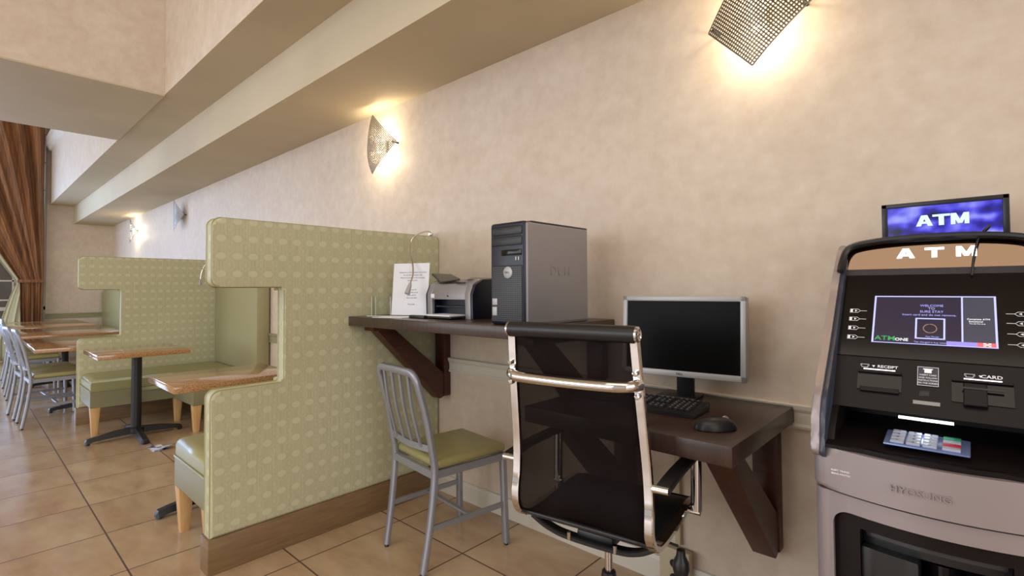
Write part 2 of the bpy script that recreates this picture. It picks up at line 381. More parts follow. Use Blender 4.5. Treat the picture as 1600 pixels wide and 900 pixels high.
# ------------------------------------------------------------------ booth dividers
def outline(r=.035):
    P = [(-1.235, .148), (-1.235, .765), (-.925, .765), (-.925, 1.213), (-1.235, 1.213), (-1.235, 1.512), (-.004, 1.512), (-.004, .148)]
    rr = [0, r, .018, .018, r, r, .02, 0]; out = []
    n = len(P)
    for i in range(n):
        p = Vector(P[i]); a = (Vector(P[i - 1]) - p).normalized(); b = (Vector(P[(i + 1) % n]) - p).normalized()
        if rr[i] == 0: out.append(tuple(p)); continue
        R = rr[i]; c = p + (a + b) * R; A = p + a * R; D = p + b * R
        for k in range(6):
            t = k / 5; q = (A - c) * (1 - t) + (D - c) * t; out.append(tuple(c + q.normalized() * R))
    return out
def divider(x, label):
    t = thing('booth_divider', label, 'partition', (x, -.62, 0), group=None)
    O = [(y + .62, z) for y, z in outline()]
    obj('panel', prism(nb(), O, 'x', -.088, 0, .014, 4), FAB, t, smooth=40)
    bm = nb()
    for xx in (-.012, -.076):
        tube(bm, [(xx, y * .9995, z) for y, z in O], .0042, 6, Vector((1, 0, 0)), closed=True)
    lab(obj('piping', bm, VINYL, t), 'green vinyl piping along the panel edge')
    bm = nb(); box(bm, -.094, .006, -.625, .604, 0, .149, .004); lab(obj('plinth', bm, PLINTH, t), 'brown wood-look base')
    return t
d1 = divider(-2.395, 'large green patterned booth divider nearest the wooden shelf')
d2 = divider(-5.949, 'farther green patterned booth divider beside the metal chairs')

def leg(x, y, h, s=1):
    return prism_taper(x, y, h)
def prism_taper(x, y, h):
    bm = nb(); v = []
    for z, r in ((0, .019), (.012, .021), (h, .034)):
        v.append([bm.verts.new((x + a * r, y + b * r, z)) for a, b in ((-1, -1), (1, -1), (1, 1), (-1, 1))])
    for A, D in zip(v, v[1:]):
        for j in range(4): bm.faces.new((A[j], A[(j + 1) % 4], D[(j + 1) % 4], D[j]))
    bm.faces.new(v[0][::-1]); bm.faces.new(v[-1])
    bmesh.ops.bevel(bm, geom=[e for e in bm.edges if abs(e.verts[0].co.z - e.verts[1].co.z) > .01], offset=.004, segments=2, affect='EDGES', profile=.5); return bm
def poly_block(pts, z0, z1, bev, seg=3): return prism(nb(), pts, 'z', z0, z1, bev, seg)
# bench on the far side of the near divider
t = thing('booth_bench', 'green vinyl bench with maple legs behind the near divider', 'bench', (-2.73, -.62, 0))
P = [(-.25, -.6), (.243, -.6), (.243, .61), (-.25, .61)]
obj('seat_cushion', poly_block([(-.247, -.597), (.243, -.597), (.243, .607), (-.247, .607)], .330, .466, .046, 8), VINYL, t, smooth=89)
obj('skirt', poly_block([(-.25, -.6), (.243, -.6), (.243, .61), (-.25, .61)], .222, .368, .008), SKIRT, t)
obj('piping', tube(nb(), [(-.252, .6, .37), (-.252, -.602, .37), (.243, -.602, .37)], .005, 8), VINYL, t)
for a, b in ((-.215, -.565), (-.215, .5), (.19, -.565), (.19, .5)): lab(obj('leg', leg(a, b, .224), MAPLE, t), 'pale maple tapered leg')
# L-shaped banquette by the farther divider
t = thing('corner_banquette', 'L-shaped green vinyl banquette against the farther divider and wall', 'bench', (-5.6, -.62, 0))
LP = [(-.343, -.6), (.19, -.6), (.19, 0), (.735, 0), (.735, .49), (-.343, .49)]
obj('seat_cushion', poly_block([(-.342, -.597), (.187, -.597), (.187, .003), (.732, .003), (.732, .49), (-.342, .49)], .325, .459, .046, 8), VINYL, t, smooth=89)
obj('skirt', poly_block(LP, .222, .362, .008), SKIRT, t)
obj('piping', tube(nb(), [(-.34, -.602, .364), (.192, -.602, .364), (.192, -.002, .364), (.737, -.002, .364), (.737, .49, .364)], .005, 8), VINYL, t)
obj('backrest', B(-.343, .76, .49, .612, .1, 1.36, .02), FABP, t, smooth=40)
for a, b in ((.155, -.565), (.155, .03), (.70, .03), (.70, .45)): lab(obj('leg', leg(a, b, .224), MAPLE, t), 'pale maple tapered leg')
# long banquette along the wall in the far section
t = thing('wall_banquette', 'long high-backed banquette along the wall beyond the farther divider', 'bench', (-9.1, -.3, 0))
obj('seat_cushion', B(-3.0, 3.03, -.22, .17, .365, .455, .036, 4), VINYL, t, smooth=60)
obj('skirt', B(-3.0, 3.03, -.22, .17, .002, .362, .008), SKIRT, t)
obj('backrest', prism(nb(), [(.29, .002), (.17, .002), (.15, 1.17), (.19, 1.235), (.29, 1.235)], 'x', -3.05, 3.04, .01), VINYL, t, smooth=40)

# ------------------------------------------------------------------ tables
def x_base(t, w, y0=-.31, y1=.31, h=.65):
    obj('pedestal', lathe(nb(), [(.03, .04), (.055, .045), (.055, .075), (.036, .085), (.036, h - .02), (.05, h - .015), (.05, h)], 24), BLKMET, t)
    for a in range(4):
        ca, sa = math.cos(a * PI / 2), math.sin(a * PI / 2); bm = nb()
        prof = [(.02, .035, .085, .030), (.15, .03, .072, .029), (.27, .022, .052, .031), (.315, .008, .042, .032), (.325, .006, .025, .02)]
        R = []
        for d, zb, zt, hw in prof:
            R.append([bm.verts.new((ca * d - sa * s * k, sa * d + ca * s * k, z)) for s, k, z in ((-1, hw, zb), (1, hw, zb), (1, hw * .6, zt), (-1, hw * .6, zt))])
        for A, D in zip(R, R[1:]):
            for j in range(4): bm.faces.new((A[j], A[(j + 1) % 4], D[(j + 1) % 4], D[j]))
        bm.faces.new(R[0][::-1]); bm.faces.new(R[-1])
        obj('base_foot', bm, BLKMET, t)
        # levelling pad
    for a in range(4): obj('levelling_glide', lathe(nb(), [(.012, 0), (.014, .003), (.014, .01)], 10, (math.cos(a * PI / 2) * .305, math.sin(a * PI / 2) * .305, 0)), BLKMET, t)
def table(x, y, sx, sy, label, name='booth_table', ztop=.718, th=.036, rz=0, group=None):
    t = thing(name, label, 'table', (x, y, 0), rz, group)
    lab(obj('tabletop', B(-sx / 2, sx / 2, -sy / 2, sy / 2, ztop - th, ztop, .003), GRAN, t), 'speckled orange-brown stone top')
    x_base(t, sx, h=ztop - th)
    return t
table(-5.115, -.965, .65, .60, 'small square table with speckled top in front of the corner banquette')
table(-3.2, -.925, .52, .62, 'small speckled table with black base right behind the near divider')
far = []
for x, sx, l in ((-6.76, 1.40, 'long speckled table nearest the farther divider in the far row'), (-8.68, 1.56, 'second long table of the far row, counted from the farther divider'),
              (-10.52, 1.56, 'third long table of the far row, counted from the farther divider'), (-11.60, .5, 'short table at the end of the row beside the curtain')):
    t = thing('dining_table', l, 'table', (x, -1.03, 0))
    obj('tabletop', B(-sx / 2, sx / 2, -.48, .48, .654, .69, .003), GRAN, t)
    x_base(t, sx, h=.654)

# ------------------------------------------------------------------ aluminium chairs
def metal_chair(label, loc, rz, group):
    t = thing('metal_chair', label, 'chair', loc, rz, group)
    W = .176; HB = .852; sec = rect(.012, .010, .004)
    def post(s):
        return [(s * (W - .010), -.235, .012), (s * (W - .004), -.205, .2), (s * W, -.185, .40), (s * W, -.195, .5), (s * W * .99, -.225, .66), (s * W * .96, -.262, HB - .055)]
    left = catmull(post(-1), 5); right = catmull(post(1), 5)
    arc = []
    for k in range(1, 12):
        a = PI - k * PI / 12
        sx = W * .96
        cx = sx - .05
        x = (-cx if k < 6 else cx) + .05 * math.cos(a) if k != 6 else 0
        arc.append(Vector((x, -.262 - .014 * math.sin(a), HB - .055 + .05 * math.sin(a))))
    path = left + arc + right[::-1]
    obj('back_frame', sweep(nb(), path, rect(.0155, .011, .003), Vector((0, 1, .2))), ALU, t, smooth=50)
    for s in (-1, 1):
        bm = nb(); sweep(bm, [(s * .190, .195, .012), (s * .185, .19, .2), (s * .18, .185, .425)], rect(.0155, .012, .003), Vector((0, 1, 0)))
        obj('leg', bm, ALU, t, smooth=50)
        bm = nb(); sweep(bm, [(s * .176, -.205, .19), (s * .186, .19, .19)], rect(.006, .011), Vector((0, 0, 1)))
        obj('stretcher', bm, ALU, t)
        sweep(bm := nb(), [(s * .174, -.19, .41), (s * .181, .19, .41)], rect(.009, .016), Vector((0, 0, 1)))
        obj('side_rail', bm, ALU, t)
        for yy, xx in ((-.235, W - .010), (.195, .190)):
            obj('glide', lathe(nb(), [(.009, 0), (.010, .004), (.006, .014)], 12, (s * xx, yy, 0)), BLKMET, t)
    obj('cross_stretcher', sweep(nb(), [(-.18, .0, .19), (.18, .0, .19)], rect(.010, .005)), ALU, t)
    obj('seat_rail', sweep(nb(), [(-.18, .19, .41), (.18, .19, .41)], rect(.009, .016)), ALU, t); obj('seat_rail', sweep(nb(), [(-.172, -.188, .41), (.172, -.188, .41)], rect(.009, .016)), ALU, t)
    obj('lower_back_rail', sweep(nb(), catmull([(-.17, -.197, .52), (0, -.212, .515), (.17, -.197, .52)], 6), rect(.007, .014)), ALU, t)
    for i in range(4):
        x = -.108 + .072 * i
        bm = nb(); sweep(bm, catmull([(x, -.211, .52), (x, -.232, .6), (x, -.256, .7), (x, -.276, HB - .012)], 4), rect(.009, .004), Vector((0, 1, 0)))
        obj('back_slat', bm, ALU, t)
    bm = nb(); box(bm, -.182, .182, -.175, .208, .427, .468, .018, 4); lab(obj('seat_pad', bm, SEATG, t, smooth=60), 'olive green vinyl pad')
    return t
c0 = metal_chair('grey metal slat-back chair with olive seat under the wooden shelf', (-1.86, -.385, 0), -7, 'metal slat-back chairs')
G = 'metal slat-back chairs'
dup(c0, (-6.29, -1.35, 0), 2, 'metal slat-back chair nearest the farther divider at the far row of tables', G)
dup(c0, (-6.81, -1.38, 0), 4, 'metal slat-back chair second from the farther divider, same table as the first', G)
dup(c0, (-8.05, -1.36, 0), 0, 'metal slat-back chair at the near end of the second far table', G)
dup(c0, (-8.75, -1.34, 0), 3, 'metal slat-back chair at the far end of the second far table', G)
dup(c0, (-9.55, -1.33, 0), 0, 'metal slat-back chair at the near end of the third far table', G)

# ------------------------------------------------------------------ shelf, desk
def bracket(t, x, w, ztop, zbot, depth, nm='bracket'):
    yw = -.002
    b = obj(nm, B(x, x + w, yw - .045, yw, zbot, ztop, .003), ESPB, t)
    d = prism(nb(), [(-.045, zbot + .0), (-.045, zbot + .13), (-depth, ztop), (-depth - .1, ztop), (-.075, zbot - .01)], 'x', x + .004, x + w - .004, .003)
    obj('brace', d, ESPB, b)
    bm = nb(); box(bm, x, x + w, -depth - .1, yw - .045, ztop - .03, ztop, .003); obj('top_arm', bm, ESPB, b)
t = thing('wall_shelf', 'high dark brown wall shelf carrying the printer and computer tower', 'shelf', (0, 0, 0))
obj('board', B(-2.386, -1.18, -.605, -.002, 1.012, 1.06, .003), ESP, t)
bracket(t, -2.375, .085, 1.012, .575, .42); bracket(t, -1.30, .085, 1.012, .575, .42)
t = thing('wall_desk', 'lower dark brown wall desk holding the monitor and keyboard', 'desk', (0, 0, 0))
obj('board', B(-1.18, -.471, -.612, -.002, .731, .786, .003), ESP, t)
bracket(t, -.600, .085, .731, .285, .42); bracket(t, -1.165, .085, .731, .285, .42)
b = nb(); lathe(b, [(.006, -.51), (.006, -.53)], 12, (0, 0, 0)); b.free()

# ------------------------------------------------------------------ sconces
def sconce(x, lit, label):
    t = thing('wall_sconce', label, 'wall lamp', (x, 0, 2.17))
    n = 24; hw, hz, R = .18, .203, .0
    def P(a, b):                                   # a,b in 0..1 along the square's sides
        X = (a - b); Z = (a + b - 1)               # diamond, -1..1
        return (X * hw, -.034 - .070 * (1 - abs(X) ** 1.55), Z * hz)
    bm = nb(); cache = {}
    def V(a, b):
        k = (round(a * 5000), round(b * 5000))
        if k not in cache: cache[k] = bm.verts.new(P(a, b))
        return cache[k]
    e = .012
    g = lambda i: e + (1 - 2 * e) * i / n
    for i in range(n):
        for j in range(n):
            a0, a1, b0, b1 = g(i), g(i + 1), g(j), g(j + 1); q = (a1 - a0) * .26
            o = [V(a0, b0), V(a1, b0), V(a1, b1), V(a0, b1)]
            h = [V(a0 + q, b0 + q), V(a1 - q, b0 + q), V(a1 - q, b1 - q), V(a0 + q, b1 - q)]
            for k in range(4): bm.faces.new((o[k], o[(k + 1) % 4], h[(k + 1) % 4], h[k]))
    for i in range(n):
        for s in (0, 1):
            c = 0 if s == 0 else 1; d = g(0) if s == 0 else g(n)
            bm.faces.new((V(g(i), d), V(g(i + 1), d), V(g(i + 1), c), V(g(i), c)))
            bm.faces.new((V(d, g(i)), V(d, g(i + 1)), V(c, g(i + 1)), V(c, g(i))))
    sh = obj('shade', bm, PERF, t, smooth=50); solid(sh, .0012)
    obj('wall_plate', B(-.03, .03, -.02, -.001, -.045, .045, .004), WHITE, t)
    for x_ in (-.15, .15): obj('standoff', tube(nb(), [(x_, -.001, 0), (x_, -.050, 0)], .006, 10, Vector((1, 0, 0))), BLKMET, t)
    obj('bulb', lathe(nb(), [(.004, -.05), (.016, -.045), (.018, 0), (.016, .045), (.004, .05)], 12, (0, -.052, 0)), BULB if lit else WHITE, t)
    if lit:
        for z in (.07, -.07): point('sconce_light', (0, -.062, z), lit, (1.0, .84, .58), .03, t)
    return t
sconce(-.557, 3.0, 'lit perforated metal sconce above the monitor desk')
sconce(-2.962, 3.4, 'lit perforated metal sconce above the near green divider')
sconce(-7.62, 0, 'unlit perforated metal sconce above the far row of tables')
sconce(-10.12, 5.5, 'small lit perforated sconce farthest away near the end wall')

# ------------------------------------------------------------------ gooseneck lamps
def goose(pts, mount, label):
    t = thing('gooseneck_lamp', label, 'reading lamp', mount)
    o = Vector(mount); q = [Vector(p) - o for p in pts]
    obj('mount', lathe(nb(), [(.013, 0), (.015, .004), (.015, .022), (.008, .028)], 16, (0, 0, 0)), CHROME, t)
    obj('neck', tube(nb(), catmull(q, 8), .0042, 8, Vector((1, 0, 0))), CHROME, t)
    a, b = q[-2], q[-1]; d = (b - a).normalized()
    bm = nb(); e = b + d * .055; sweep_taper(bm, [b - d * .005, b + d * .012, e], [.006, .010, .014]); obj('lamp_head', bm, SILV2, t)
def sweep_taper(bm, pts, rs, n=14):
    R = []
    for i, (p, r) in enumerate(zip(pts, rs)):
        tt = (pts[min(i + 1, len(pts) - 1)] - pts[max(i - 1, 0)]).normalized(); s = tt.cross(Vector((1, 0, 0))).normalized(); q = s.cross(tt)
        R.append([bm.verts.new(p + s * r * math.cos(2 * PI * k / n) + q * r * math.sin(2 * PI * k / n)) for k in range(n)])
    for A, D in zip(R, R[1:]):
        for j in range(n): bm.faces.new((A[j], A[(j + 1) % n], D[(j + 1) % n], D[j]))
    bm.faces.new(R[0][::-1]); bm.faces.new(R[-1])
goose([(-2.43, -.035, 1.535), (-2.39, -.08, 1.540), (-2.34, -.16, 1.526), (-2.274, -.27, 1.49), (-2.214, -.34, 1.443), (-2.159, -.38, 1.38), (-2.116, -.40, 1.318), (-2.089, -.42, 1.268), (-2.083, -.44, 1.225)], (-2.43, -.035, 1.512), 'chrome gooseneck reading lamp on top of the near divider')
goose([(-5.98, -.06, 1.535), (-5.93, -.15, 1.535), (-5.88, -.215, 1.50), (-5.87, -.262, 1.44), (-5.87, -.285, 1.37), (-5.87, -.292, 1.31)], (-5.98, -.06, 1.512), 'chrome gooseneck reading lamp on the farther divider')

# ------------------------------------------------------------------ things on the shelf
SZ = 1.0605
def txt_upright(name, s, size, origin, m, parent, xdir=(1, 0, 0), **k): return text(name, s, size, frame_m(origin, xdir, (0, 0, 1)), m, parent, **k)
# sign holder with a printed notice
t = thing('sign_holder', 'clear acrylic holder with a white printed notice left of the printer', 'sign holder', (-2.14, -.405, SZ), 22)
bm = nb(); box(bm, -.11, .11, -.002, 0, 0, .275, 0, M=Matrix.Rotation(math.radians(-6), 4, 'X')); box(bm, -.11, .11, -.06, .02, 0, .002); box(bm, -.215, -.11, -.002, .0, 0, .1); box(bm, -.215, -.11, -.02, -.018, 0, .1); box(bm, -.215, -.213, -.02, 0, 0, .1)
obj('acrylic_stand', bm, ACRYL, t, smooth=0)
bm = nb()
for a in ((-.216, -.214, -.021, -.018, 0, .1), (-.204, -.202, -.003, 0, 0, .1), (-.112, -.110, -.003, 0, 0, .1), (-.215, .11, -.062, -.060, 0, .003)): box(bm, *a)
lab(obj('painted_edge_glint', bm, AEDGE, t, 0), 'pale strips painting the bright glint of the acrylic edges')
bm = nb(); box(bm, -.106, .106, -.0035, -.0025, .004, .272, 0, M=Matrix.Rotation(math.radians(-6), 4, 'X')); nt = obj('notice', bm, PAPER, t, smooth=0)
rows = [(.225, 'Guests may use this computer and printer'), (.211, 'for personal documents only'), (.197, 'Please be courteous to the next guest'), (.183, 'waiting to print'), (.135, 'Thank you for'), (.121, 'staying with us and'), (.107, 'please ask for'), (.093, 'help at the desk'), (.060, 'Front desk')]
R6 = Matrix.Rotation(math.radians(-6), 4, 'X')
for z, s in rows:
    text('printed_line', s, .0105, R6 @ frame_m((0.01, -.0038, z), (1, 0, 0), (0, 0, 1)), INK, nt, depth=.0001, sx=.9)
# loose papers
bm = nb(); box(bm, -.11, .07, -.07, .06, 0, .0015, 0, M=Matrix.Rotation(.3, 4, 'Z')); tag(obj('paper_sheet', bm, PAPER, None, 0, (-2.09, -.50, SZ)), 'loose white sheets lying flat on the shelf before the notice', 'paper')
# printer
t = thing('laser_printer', 'grey and navy laser printer on the high shelf', 'printer', (-1.832, -.29, SZ))
pw = .168
side = [(-.115, .0), (.115, 0), (.115, .165), (.06, .185), (-.05, .18), (-.098, .155), (-.118, .11)]
for s in (-1, 1):
    a, b2 = (pw - .014, pw) if s > 0 else (-pw, -pw + .014)
    obj('side_panel', prism(nb(), side, 'x', a, b2, .003), NAVY, t)
bm = nb()
gw = pw - .014
prism(bm, [(-.1, .0), (.112, 0), (.112, .16), (.06, .178), (-.045, .172), (-.06, .15), (-.06, .012), (-.1, .012)], 'x', -gw, gw)
obj('body', bm, NAVY, t)
bm = nb()
face = [(-.116, .0), (-.102, 0), (-.102, .15), (-.04, .176), (-.045, .183), (-.1, .16), (-.119, .115)]
prism(bm, face, 'x', -gw, -gw + .035, .002); prism(bm, face, 'x', gw - .035, gw, .002)
prism(bm, [(-.1175, .088), (-.102, .088), (-.102, .15), (-.04, .176), (-.045, .183), (-.1, .16), (-.119, .115)], 'x', -gw + .035, gw - .035, .002)
prism(bm, [(-.045, .182), (-.04, .173), (.06, .179), (.06, .187)], 'x', -gw, -gw + .02, .001); prism(bm, [(-.045, .182), (-.04, .173), (.06, .179), (.06, .187)], 'x', gw - .03, gw, .001)
lab(obj('front_cover', bm, SILV, t), 'grey front cover')
bm = nb(); box(bm, -gw + .038, gw - .038, -.2, -.06, .004, .012, .003); box(bm, -gw + .05, gw - .05, -.105, -.06, .05, .058, .002); box(bm, -gw - .02, -.06, -.215, -.19, .0, .014, .003); obj('paper_tray', bm, BLK, t)
lab(obj('tray_paper', B(-.10, .09, -.185, -.06, .0125, .018), PAPER, t), 'white paper in the tray')
bm = nb(); q4 = [(-.245, -.02, .212), (-.120, .0, .206), (.058, -.095, .178), (-.06, -.115, .166)]
A = [bm.verts.new(v) for v in q4]; D = [bm.verts.new((v[0], v[1] + .004, v[2] + .006)) for v in q4]
bm.faces.new(A[::-1]); bm.faces.new(D)
for i in range(4): bm.faces.new((A[i], A[(i + 1) % 4], D[(i + 1) % 4], D[i]))
obj('output_flap', bm, BLK, t)
bm = nb(); box(bm, -.03, .03, -.122, -.117, -.004, .004, .001, M=Matrix.Translation((.08, .012, .165))); obj('control_button', bm, BLK, t)
obj('sticker', B(-.125, -.100, -.1195, -.1185, .095, .114), PAPER, t)
lab(text('printer_badge', 'hp', .012, frame_m((0.0, -.1192, .105), (1, 0, 0), (0, 0, 1)), NAVY, t), 'small logo')
bm = nb(); box(bm, .06, .10, -.07, .08, .187, .189); obj('vent_slots', bm, SILV2, t)
# tower
t = thing('computer_tower', 'silver and dark navy computer tower on the shelf', 'computer', (-1.299, -.365, SZ))
obj('side_shell', B(-.09, .09, -.175, .2, .0, .385, .006, 3), SILV, t)
bm = nb(); box(bm, -.093, .085, -.202, -.165, -.0, .389, .012, 3); box(bm, -.0945, .088, -.165, .202, .378, .391, .005); box(bm, -.0935, -.086, -.165, .2, 0, .384, .003); obj('front_bezel', bm, NAVY, t)
bm = nb(); box(bm, .082, .093, -.195, .195, .006, .382, .005, 3); lab(obj('side_panel', bm, SILV, t, smooth=50), 'smooth silver side panel')
obj('vent_grille', B(-.082, .074, -.2045, -.2015, .012, .225, .004), GRILLE, t)
bm = nb(); box(bm, -.08, .074, -.2045, -.2015, .34, .372, .003); box(bm, -.08, .074, -.2045, -.2015, .30, .334, .003); obj('drive_bay', bm, BLK, t)
bm = nb(); box(bm, -.03, .072, -.2055, -.2015, .262, .284, .002); obj('disk_slot', bm, BLKG, t)
bm = nb(); lathe(bm, [(.0225, -.2), (.0225, -.207), (.018, -.2095)], 28, (.005, 0, .198), 'y'); bb = obj('power_button', bm, SILV2, t)
text('lettering', 'DELL', .0115, frame_m((.005, -.2098, .198), (1, 0, 0), (0, 0, 1)), NAVY, bb, depth=.0004)
bm = nb()
for k, x in enumerate((.043, .056)): box(bm, x, x + .005, -.2062, -.2015, .243, .256)
obj('port', bm, SILV2, t)
bm = nb(); box(bm, -.078, -.052, -.2062, -.204, .075, .10, .001); box(bm, -.078, -.054, -.2062, -.204, .035, .068, .001); lab(obj('sticker', bm, SILV2, t), 'small pale stickers')
text('side_lettering', 'D', .052, frame_m((.0938, -.04, .205), (0, 1, 0), (0, 0, 1)), SILV2, t, depth=.0008, sx=1.1)
text('side_lettering', 'E', .052, frame_m((.0938, .0, .205), (0, 1, .35), (0, -.35, 1)), SILV2, t, depth=.0008, sx=1.1)
text('side_lettering', 'LL', .052, frame_m((.0938, .055, .205), (0, 1, 0), (0, 0, 1)), SILV2, t, depth=.0008, sx=1.1)
for o in [o for o in t.children if o.name.startswith('side_lettering')]: o.data.materials[0] = SILV

# ------------------------------------------------------------------ things on the desk
DZ = .7865
t = thing('monitor', 'black-screened monitor with a silver bezel on the desk', 'monitor', (-.80, -.165, DZ), 7)
R = Matrix.Translation((0, 0, .232)) @ Matrix.Rotation(math.radians(-4), 4, 'X')
mw, mh = .222, .146
bm = nb(); box(bm, -mw, mw, -.01, .03, -mh, mh, .005, M=R); obj('back_shell', bm, SILV2, t)
bm = nb(); bw = .018
for a in ((-mw, mw, mh - bw, mh), (-mw, mw, -mh, -mh + bw + .004), (-mw, -mw + bw, -mh, mh), (mw - bw, mw, -mh, mh)): box(bm, a[0], a[1], -.024, -.009, a[2], a[3], .003, M=R)
obj('bezel', bm, SILV2, t)
bm = nb(); box(bm, -mw + .012, mw - .012, -.017, -.01, -mh + .016, mh - .012, M=R); lab(obj('screen', bm, PANEL, t), 'dark switched-off screen')
lab(text('lettering', 'DELL', .011, R @ frame_m((0, -.0245, -mh + .011), (1, 0, 0), (0, 0, 1)), NAVY, t), 'maker lettering on the bezel')
bm = nb(); box(bm, -.032, .032, .03, .045, .008, .24, .004); obj('stand', bm, BLK, t)
bm = nb(); box(bm, -.10, .045, .0, .12, 0, .010, .005); obj('stand_base', bm, BLK, t)
t = thing('keyboard', 'black keyboard in front of the monitor', 'keyboard', (-.885, -.345, DZ), 3)
bm = nb(); prism(bm, [(-.075, 0), (.075, 0), (.075, .026), (-.075, .012)], 'x', -.225, .225, .004); obj('case', bm, BLK, t)
KEY = mat('key_black', srgb(34, 34, 38), .45); KEYL = mat('key_legend', srgb(170, 172, 180), .6)
bm = nb(); lg = nb()
for r_, yy in enumerate((.058, .030, .012, -.006, -.024, -.042, )):
    z = .0195 + (yy) * .0933
    segs = [(-.215, 14, .0188), (.06, 3, .0188), (.128, 4, .0188)]
    for x0, k, p in segs:
        i = 0
        while i < k:
            wk = 1
            if r_ == 5 and x0 < -.2 and i == 4: wk = 6
            if not (r_ in (3,) and x0 == .06):
                box(bm, x0 + i * p, x0 + (i + wk) * p - .0022, yy - .0072, yy + .0072, z - .002, z + .0055, .0012, 1)
                if wk == 1: box(lg, x0 + i * p + .004, x0 + i * p + .009, yy, yy + .004, z + .0054, z + .0059)
            i += wk
lab(obj('keys', bm, KEY, t, 0), 'rows of black keys'); t.children[-1]['kind'] = 'stuff'
obj('key_legends', lg, KEYL, t, 0)['kind'] = 'stuff'
t = thing('mouse', 'black computer mouse at the right front of the desk', 'mouse', (-.565, -.475, DZ), -50)
bm = nb()
def ms(u, v):
    a = u * PI * 2; ph = v * PI / 2
    r = math.cos(ph); return (.033 * r * math.cos(a) * (1 - .08 * math.sin(a)), .06 * r * math.sin(a), .002 + .036 * math.sin(ph) ** .8)
grid(bm, ms, 32, 12); bmesh.ops.remove_doubles(bm, verts=bm.verts, dist=1e-5); obj('body', bm, BLK, t, smooth=80)
obj('scroll_wheel', lathe(nb(), [(.009, -.003), (.011, -.001), (.011, .001), (.009, .003)], 16, (0, .028, .029), 'x'), SILV, t)

# ------------------------------------------------------------------ office chair
t = thing('office_chair', 'black mesh office chair with chrome frame pulled up to the desk', 'office chair', (-.850, -.757, 0), 8.2)
W = .209
prof = [(-.036, 1.072), (-.032, 1.02), (-.024, .93), (-.012, .82), (-.002, .72), (-.002, .64), (-.010, .585), (-.006, .54), (.025, .505), (.075, .492), (.16, .492), (.25, .497), (.33, .505), (.40, .50), (.445, .475)]
pp = catmull([(0, y, z) for y, z in prof], 5)
WT = .193; OT = -.008
def wx(s, z, add=0):
    f = min(1, max(0, (z - .6) / .47)); return OT * f + s * (W + (WT - W) * f + add)
for s in (-1, 1):
    obj('side_frame', sweep(nb(), [(wx(s, p.z), p.y, p.z) for p in pp], rect(.0095, .0125, .003), Vector((1, 0, 0))), CHROME, t, smooth=40)
def sheet(lo, hi, off, hw):
    q = [p for i, p in enumerate(pp) if lo <= i <= hi]
    def f(u, v):
        k = v * (len(q) - 1); i = min(int(k), len(q) - 2); p = q[i].lerp(q[i + 1], k - i)
        return (wx((u * 2 - 1), p.z, hw - W), p.y + off * (1 - (2 * u - 1) ** 2), p.z)
    return grid(nb(), f, 10, len(q) * 2)
lab(solid(obj('back_mesh', sheet(1, 38, .012, W - .008), MESH, t, smooth=80), .002), 'see-through black mesh back')
lab(solid(obj('seat_sling', sheet(38, 70, 0, W - .008), BLK, t, smooth=80), .012), 'black seat sling')
obj('head_roll', lathe(nb(), [(.020, -WT - .008), (.0235, -WT - .004), (.0235, WT + .004), (.020, WT + .008)], 24, (OT, -.038, 1.076), 'x'), BLK, t)
for s in (-1, 1):
    obj('end_cap', lathe(nb(), [(.0215, s * (WT + .006)), (.0215, s * (WT + .012)), (.016, s * (WT + .015)), (.015, s * (WT + .012)), (.004, s * (WT + .012)), (.004, s * (WT + .016))], 24, (OT, -.038, 1.076), 'x'), CHROME, t)
obj('front_roll', lathe(nb(), [(.016, -W), (.018, -W + .004), (.018, W - .004), (.016, W)], 20, (0, .44, .478), 'x'), BLK, t)
obj('back_crossbar', sweep(nb(), catmull([(wx(-1, .94, a) if a is not None and sg_ < 0 else (wx(1, .94, a) if a is not None else 0), y, z) for sg_, a, y, z in ((-1, .004, -.027, .945), (-1, -.012, -.052, .943), (-1, -.05, -.068, .94), (0, None, -.072, .938), (1, -.05, -.068, .94), (1, -.012, -.052, .943), (1, .004, -.027, .945))], 6), circ(.0165, 14, 1, 1)), CHROME, t, smooth=60)
for s in (-1, 1):
    for z, y in ((.975, -.040), (.915, -.034)): obj('bolt', lathe(nb(), [(.007, y), (.007, y - .010), (.004, y - .012)], 12, (wx(s, z), 0, z), 'y'), CHROME, t)
for s in (-1, 1):
    X = s * (W + .035)
    obj('arm_stub', tube(nb(), [(s * (W - .004), .0, .672), (s * (W + .05), .0, .672)], .0105, 14), CHROME, t)
    a = obj('armrest', sweep(nb(), catmull([(X, .0, .675), (X, .1, .684), (X, .22, .686), (X, .30, .684), (X, .335, .672)], 6), rect(.021, .009, .005)), BLK, t)
    lab(obj('arm_post', tube(nb(), [(X, .325, .675), (X, .322, .6), (X, .318, .508)], .0165, 18, Vector((0, 1, 0))), CHROME, t), 'chrome front post')
    obj('arm_foot', tube(nb(), [(s * (W - .004), .318, .503), (X + s * .012, .318, .503)], .010, 12), CHROME, t)
for y, z in ((.075, .47), (.30, .475)):
    bm = nb(); sweep(bm, catmull([(-W + .01, y, z + .012), (-W + .06, y + .01, z - .018), (-.08, y + .02, z - .036), (.08, y + .02, z - .036), (W - .06, y + .01, z - .018), (W - .01, y, z + .012)], 5), rect(.018, .008, .004)); obj('under_rail', bm, BLK, t)
for x in (-.075, .075): obj('under_bolt', tube(nb(), [(x, .08, .43), (x, .08, .452)], .006, 10, Vector((1, 0, 0))), CHROME, t)
obj('tilt_mechanism', B(-.06, .06, .10, .34, .425, .458, .008), BLK, t)
obj('gas_cylinder', lathe(nb(), [(.0125, .18), (.0125, .43)], 20, (0, .205, 0)), CHROME, t)
obj('cylinder_sleeve', lathe(nb(), [(.026, .07), (.026, .27), (.022, .30), (.016, .305)], 20, (0, .205, 0)), BLK, t)
